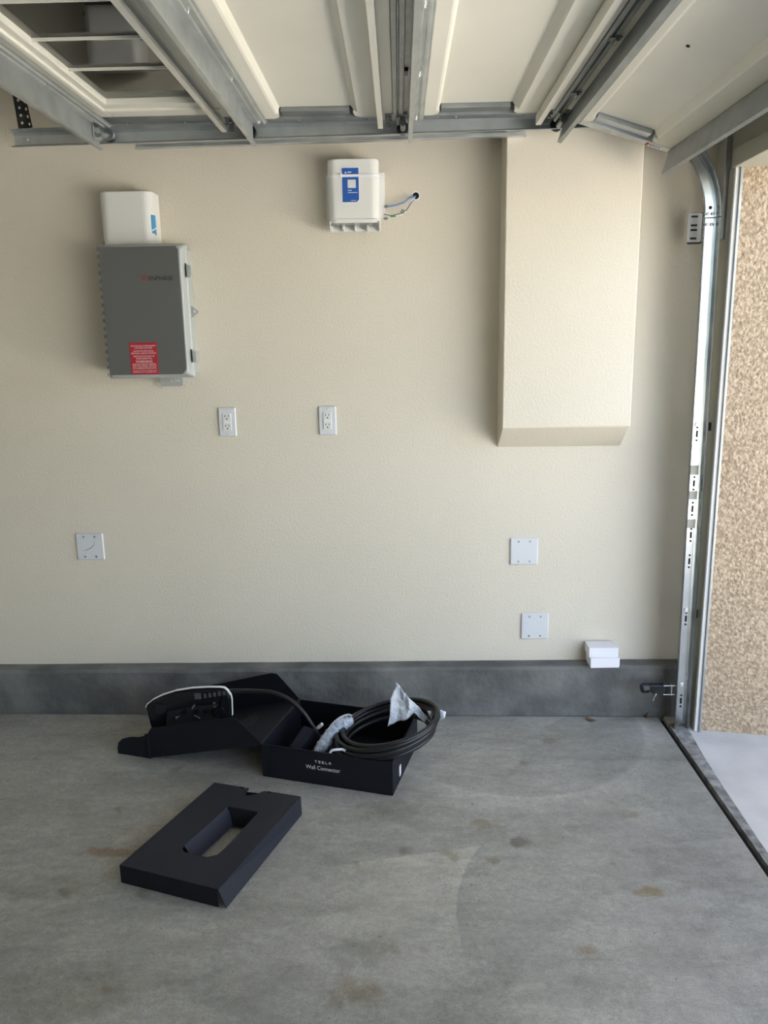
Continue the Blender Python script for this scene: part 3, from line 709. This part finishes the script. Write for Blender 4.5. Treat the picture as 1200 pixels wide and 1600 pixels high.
MB().prism([(.09, .022), (.105, .026), (.105, .062), (.09, .058)], lambda v, h, u: bp(u, v, h), BL_, BL_+.003).build('label', 'whitebox', t)
# worn light edge lines along the rim
mb = MB(); mb.tube([bp(.0, -.0005, BH_), bp(BL_, -.0005, BH_)], .0010, 5); mb.tube([bp(BL_+.0005, 0, BH_), bp(BL_+.0005, 0, .003)], .0009, 5)
mb.build('worn_edge', 'greyplastic', t)
# lid, folded left, its far end on the floor
H0 = Vector(bp(0, 0, BH_)); H1 = Vector(bp(0, BW_, BH_))
E0 = Vector((-.955, 2.668, fz(-.955)+.003)); E1 = E0+(H1-H0); E1.z = fz(E1.x)+.003
nrm = (E0-H0).cross(H1-H0).normalized()
if nrm.z < 0: nrm = -nrm
lid = MB().obox(H0, E0-H0, H1-H0, nrm*.003).build('lid', 'card', t)
def flap(a, b, poly, name, lean=Vector((0, 0, 0)), m='card', side=Vector((0, .003, 0))):
    a, b = Vector(a), Vector(b); d = b-a
    fn = lambda s, h, wv: tuple(a+d*s+(Vector((0, 0, 1))+lean)*h+side*wv)
    return MB().prism(poly, fn, 0, 1).build(name, m, lid)
flap(E0, H0, [(0, 0), (1.0, -.005), (.985, .01), (.80, .108), (.76, .116), (.70, .118), (.03, .118), (.0, .10)], 'flap')
flap(E1, H1, [(0, 0), (1.0, 0), (.985, .01), (.80, .122), (.75, .130), (.70, .130), (.03, .115), (.0, .10)], 'flap', side=Vector((0, -.003, 0)))
# end panel and its rounded ear
flap(E0+Vector((.012, .01, 0)), E1, [(0, 0), (1, 0), (1, .05), (.5, .065), (.08, .075), (0, .06)], 'end_flap', lean=Vector((-.25, 0, 0)), side=Vector((.003, 0, 0)))
flap((E0.x-.003, E0.y, E0.z), (-1.083, 2.690, fz(-1.08)+.012), [(0, -.002), (1, -.004), (1.0, .020), (.95, .042), (.82, .060), (.55, .073), (.2, .080), (0, .082)], 'ear_flap')
mb = MB(); mb.tube([E0+Vector((-.006, -.004, .095)), E0+Vector((-.012, 0, .085)), E0+Vector((-.03, 0, .080))], .006, 8)
mb.box(E0.x-.004, E0.x+.006, E0.y-.006, E0.y, E0.z, E0.z+.10)
mb.build('tuck_tab', 'card', lid)
mb = MB()
for k in range(5):                       # printed lines on the inside of the lid
    s0 = .26+.035*k; a = H0+(E0-H0)*(s0)+(H1-H0)*(.46-.03*k)+nrm*.0034
    b = a+(H1-H0)*(.16+.075*min(k, 5-k)*.9)*1.2
    wv = (E0-H0).normalized()*.0016
    mb.face([a, b, b+wv, a+wv])
mb.build('printed_lines', 'greymark', lid)
# crease strips at the hinge
mb = MB(); mb.tube([H0+Vector((0, 0, .002)), H1+Vector((0, 0, .002))], .003, 6); mb.build('hinge_crease', 'cardedge' if False else 'cardblue', lid)

# ---------------------------------------------------------------- wall charger lying in the lid
t = thing('car_charger', (-.80, 2.72, -1.47), 'black car charger with a white rim, lying in the lid, cable coiled in the carton', 'car charger')
out = [(-.983, -1.350), (-.978, -1.338), (-.953, -1.318), (-.915, -1.299), (-.860, -1.281), (-.800, -1.2715), (-.740, -1.268), (-.690, -1.2685), (-.676, -1.271), (-.665, -1.280), (-.652, -1.302), (-.649, -1.318), (-.651, -1.385), (-.655, -1.430), (-.68, -1.452), (-.925, -1.503), (-.962, -1.480)]
cxm, czm = -.81, -1.36
def sc2(k): return [((a-cxm)*k+cxm, (b-czm)*k+czm) for a, b in out]
Yc = 2.745
F = lambda a, b, y: (a, y, b)
MB().loft([[(a, Yc+.002, b) for a, b in sc2(.985)], [(a, Yc+.03, b-.012) for a, b in sc2(.90)], [(a, Yc+.07, b-.026) for a, b in sc2(.72)], [(a, Yc+.095, b-.034) for a, b in sc2(.5)]]).build('housing', 'blackplastic', t)
rim = MB(); n = len(out); o1, o2 = sc2(1.0), sc2(.984)
rim.loft([[(a, Yc-.002, b) for a, b in o1[:13]]+[(a, Yc-.002, b) for a, b in o2[:13]][::-1], [(a, Yc+.012, b) for a, b in o1[:13]]+[(a, Yc+.012, b) for a, b in o2[:13]][::-1]])
rim.build('rim', 'strip', t)
# bracket face: upper sloped face, deep wiring pocket below
MB().prism([(-.973, -1.350), (-.95, -1.326), (-.913, -1.307), (-.858, -1.289), (-.80, -1.280), (-.74, -1.277), (-.70, -1.278), (-.688, -1.300), (-.700, -1.332), (-.80, -1.343), (-.905, -1.362), (-.92, -1.40), (-.96, -1.42)], F, Yc-.004, Yc+.002).build('upper_panel', 'greyplastic', t, bevel=.003)
MB().prism([(-.668, -1.285), (-.658, -1.31), (-.660, -1.42), (-.690, -1.43), (-.696, -1.34), (-.684, -1.300)], F, Yc-.006, Yc+.002).build('end_panel', 'greyplastic', t, bevel=.003)
MB().prism([(-.900, -1.365), (-.80, -1.347), (-.703, -1.335), (-.70, -1.43), (-.91, -1.43)], F, Yc-.003, Yc+.001).build('wiring_pocket', 'black', t)
MB().tube([(-.700, Yc-.006, -1.365), (-.700, Yc-.014, -1.365)], .020, 18).build('grommet', 'blackplastic', t)
mb = MB(); mb.tube([(-.925, Yc-.005, -1.352), (-.925, Yc-.012, -1.352)], .022, 18); mb.build('boss', 'blackplastic', t)
mb = MB()
mb.box(-.790, -.765, Yc-.0075, Yc-.005, -1.314, -1.290)
for k in range(5): mb.box(-.755+.018*k, -.744+.018*k, Yc-.0075, Yc-.005, -1.310+.003*k, -1.293+.003*k)
for z in (-1.330, -1.345, -1.358): mb.box(-.722, -.712, Yc-.008, Yc-.005, z-.004, z+.004)
mb.build('moulded_marks', 'faint', t)
MB().obox((-.805, Yc-.008, -1.352), (.012, 0, .018), (.004, 0, -.003), (0, -.002, 0)).build('terminal', 'greymark', t)
MB().obox((-.795, Yc-.008, -1.378), (.022, 0, -.012), (-.0012, 0, -.0035), (0, -.002, 0)).build('terminal', 'greymark', t)
MB().prism([(-.868, -1.385), (-.850, -1.380), (-.866, -1.394)], F, Yc-.010, Yc-.007).build('terminal', 'greymark', t)
for xx in (-.83, -.785, -.745): MB().tube([(xx, Yc-.002, -1.365), (xx, Yc-.010, -1.365)], .008, 10).build('terminal', 'greyplastic', t)
# cable: arc out of the housing, down into the box, round the coil
def spline(pts, n=10):
    P = [Vector(p) for p in pts]; out = []
    P = [P[0]*2-P[1]]+P+[P[-1]*2-P[-2]]
    for i in range(1, len(P)-2):
        for k in range(n):
            q = k/n; a, b, c, d = P[i-1], P[i], P[i+1], P[i+2]
            out.append(.5*((2*b)+(-a+c)*q+(2*a-5*b+4*c-d)*q*q+(-a+3*b-3*c+d)*q**3))
    out.append(P[-2]); return out
arcp = [(-.665, 2.775, -1.300), (-.635, 2.765, -1.294), (-.56, 2.75, -1.289), (-.49, 2.74, -1.292), (-.43, 2.73, -1.315), (-.375, 2.715, -1.362), (-.335, 2.70, -1.42), (-.30, 2.685, -1.475), (-.24, 2.66, -1.510), (-.17, 2.60, -1.505)]
CR = .0088
coil = []
C = Vector((-.065, 2.612, -1.372)); tilt = R(12)
rnd = random.Random(9)
loops = 8; S = 40
prev = 0
rads = [.150, .165, .178, .168, .184, .172, .188, .176]; hs = [-.040, -.030, -.018, -.006, -.002, .008, .014, .022]
offs = [(-.006, .004), (.006, -.006), (.0, .006), (.012, -.004), (.002, -.008), (.016, .004), (.010, .0), (.022, -.002)]
for k in range(loops*S):
    fl = k/S; i = int(fl); q = fl-i; j = min(i+1, loops-1); qq = q*q*(3-2*q)
    rr = rads[i]*(1-qq)+rads[j]*qq; hh = hs[i]*(1-qq)+hs[j]*qq; ox = offs[i][0]*(1-qq)+offs[j][0]*qq; oy = offs[i][1]*(1-qq)+offs[j][1]*qq
    a = R(200)+2*math.pi*q
    x = rr*math.cos(a)+ox; y = rr*.93*math.sin(a)+oy
    coil.append(Vector((C.x+x*math.cos(tilt)-hh*math.sin(tilt), C.y+y, C.z+x*math.sin(tilt)+hh*math.cos(tilt))))
MB().tube(spline(arcp, 8), CR, 10).build('cable', 'cable', t, smooth=True)
MB().tube(coil, CR, 10).build('cable_coil', 'cable', t, smooth=True)
# plug handle in its plastic sleeve
hp = spline([(-.325, 2.575, -1.458), (-.300, 2.595, -1.438), (-.270, 2.62, -1.405), (-.240, 2.64, -1.380), (-.205, 2.65, -1.366), (-.185, 2.65, -1.362)], 6)
n = len(hp); MB().tube(hp, [(.010+.014*min(1, 5*i/n))*(1 if i < n*.7 else 1-.55*(i-n*.7)/(n*.3))*(1+.08*math.sin(i*2.1)) for i in range(n)], 12).build('plug_sleeve', 'bagdark', t, smooth=True)
mb = MB(); mb.tube(spline([(-.275, 2.62, -1.383), (-.262, 2.635, -1.368), (-.235, 2.65, -1.350), (-.205, 2.655, -1.340), (-.190, 2.65, -1.342)], 4), .004, 6); mb.tube([(-.318, 2.66, -1.395), (-.300, 2.652, -1.375)], .007, 8)
mb.build('sleeve_fold', 'bag', t)
mb = MB()
mb.tube(spline([(-.262, 2.50, -1.412), (-.252, 2.49, -1.392), (-.235, 2.49, -1.388), (-.212, 2.50, -1.394), (-.200, 2.49, -1.402)], 5), .0045, 6)
mb.build('tie', 'whitebox', t)

# small dark packet in the box
o = MB().obox((-.402, 2.652, -1.500), (.040, -.012, -.008), (.050, .045, .062), (-.02, -.02, .045)).build('small_black_packet', 'cardblue', bevel=.002)
tag(o, 'small matte black packet lying inside the carton, left of the coiled cable', 'packet')
o = MB().tube(spline([(-.440, 2.64, -1.500), (-.425, 2.66, -1.480), (-.405, 2.70, -1.470), (-.39, 2.74, -1.49)], 5), .006, 8).build('short_black_lead', 'cable', smooth=True)
tag(o, 'short black lead behind the small packet at the left inside the carton', 'lead')

# crumpled plastic bag caught in the coil
def sheet(mb, poly, y0, amp, seed):
    c = Vector((sum(p[0] for p in poly)/len(poly), sum(p[1] for p in poly)/len(poly)))
    N = 8; ring = []
    dense = []
    for i in range(len(poly)):
        a, b = Vector(poly[i]), Vector(poly[(i+1) % len(poly)])
        for k in range(5): dense.append(a.lerp(b, k/5))
    rows = []
    for r in range(N+1):
        rows.append([])
        for p in dense:
            q = c.lerp(p, max(.02, r/N)); d = noise.noise(Vector((q.x*28, q.y*20, seed)))*amp+abs(noise.noise(Vector((q.x*55, q.y*12, seed+3))))*amp*.8
            rows[-1].append((q.x, y0+d+(q.x-c.x)*.25, q.y))
    mb.loft(rows, cap=False)
mb = MB()
sheet(mb, [(-.026, -1.185), (-.010, -1.205), (.022, -1.250), (.062, -1.305), (.088, -1.335), (.076, -1.352), (.055, -1.335), (.040, -1.318), (-.010, -1.335), (-.058, -1.350), (-.049, -1.310), (-.046, -1.245), (-.028, -1.205)], 2.60, .020, 3)
sheet(mb, [(.085, -1.312), (.098, -1.312), (.112, -1.330), (.135, -1.316), (.155, -1.326), (.150, -1.345), (.132, -1.362), (.118, -1.378), (.092, -1.370), (.10, -1.345)], 2.63, .016, 8)
o = mb.build('plastic_bag', 'bag', smooth=True)
md = o.modifiers.new('solid', 'SOLIDIFY'); md.thickness = .0008
tag(o, 'crumpled milky plastic bag tucked through the coiled black cable', 'plastic bag')

# ---------------------------------------------------------------- die-cut insert lying on the floor
A = Vector((-.823, 1.977, 0)); V1 = Vector((.308, -.099, 0)); V2 = Vector((.174, .435, 0)); HT = .058
def ip(a, b, h): p = A+V1*a+V2*b; return (p.x, p.y, fz(p.x)+h*(1+.20*a*b)+.0005)
t = thing('cardboard_insert', (-.58, 2.14, fz(-.58)), 'black die-cut cardboard insert with an open slot, flat on the floor before the carton', 'packaging insert')
outer = [(0, 0), (1, 0), (1, 1), (.70, 1), (.665, .985), (.625, .985), (.605, 1.0), (.58, .985), (.565, .965), (.54, .945), (.50, .925), (.465, .910), (.435, .915), (.415, .995), (.385, 1.0), (.36, .98), (.325, .98), (.30, 1), (0, 1)]
hole = [(.36, .30), (.37, .262), (.42, .235), (.66, .235), (.73, .275), (.74, .35), (.735, .74), (.72, .757), (.40, .757), (.385, .74)]
MB().plate(outer, [hole], ip, HT-.0025, HT).build('top_panel', 'cardblue', t)
def skirt(p, q, h0, name, m='card', out=(0, 0, 0)):
    a, b = Vector(ip(*p, HT)), Vector(ip(*q, HT)); d = Vector(out)
    lo = Vector((0, 0, -h0))
    th = (b-a).cross(Vector((0, 0, 1))).normalized()*.002
    return MB().hexa([a, b, b+lo+d, a+lo+d, a-th, b-th, b+lo+d-th, a+lo+d-th]).build(name, m, t)
skirt((0, 0), (.99, 0), HT-.001, 'front_skirt')
a, b = Vector(ip(1, 0, HT)), Vector(ip(1, 1, HT)); lo = Vector((.020, -.004, -HT+.002)); l2 = Vector((.002, 0, -.066)); th = Vector((.002, -.0005, 0))
MB().hexa([a, b, b+l2, a+lo, a-th, b-th, b+l2-th, a+lo-th]).build('side_skirt', 'cardblue', t)
skirt((0, 1), (0, 0), HT-.001, 'side_skirt')
skirt((1, 1), (.62, 1), HT-.001, 'back_skirt')
skirt((.36, 1), (0, 1), HT-.001, 'back_skirt')
skirt((.385, .74), (.36, .29), .050, 'slot_flap', 'cardblue', (.030, -.006, 0))
skirt((.735, .757), (.39, .757), .052, 'slot_flap', 'card', (-.006, -.020, 0))
mb = MB(); a = Vector(ip(.55, .955, HT)); MB().hexa([a, a+Vector((-.05, .01, 0)), a+Vector((-.045, .01, -.05)), a+Vector((0, 0, -.05)), a+Vector((0, .002, 0)), a+Vector((-.05, .012, 0)), a+Vector((-.045, .012, -.05)), a+Vector((0, .002, -.05))]).build('notch_flap', 'card', t)

# ---------------------------------------------------------------- dry leaves
def leaf(x, y, ang, L, label, curl=.006):
    mb = MB(); rows = []
    for i in range(9):
        s = i/8-.5; wv = L*.22*math.cos(s*math.pi)**.8 if abs(s) < .499 else .0004
        rows.append([(x+s*L*math.cos(ang)-k*wv*math.sin(ang), y+s*L*math.sin(ang)+k*wv*math.cos(ang), fz(x)+.0015+curl*(s*2)**2+abs(k)*.004) for k in (-1, 0, 1)])
    mb.loft(rows, cap=False, closed=False)
    o = mb.build('dry_leaf', 'leaf', smooth=True); md = o.modifiers.new('solid', 'SOLIDIFY'); md.thickness = .0008
    return tag(o, label, 'leaf', 'dry leaves along the curb')
leaf(.768, 2.985, R(-48), .048, 'curled brown leaf on the floor below the small white cartons')
leaf(1.010, 3.015, R(60), .034, 'dry brown leaf against the curb under the photo-eye sensor', .014)
leaf(1.095, 2.945, R(10), .045, 'reddish dry leaf at the foot of the steel track')
leaf(-.985, 2.22, R(20), .018, 'x') if False else None
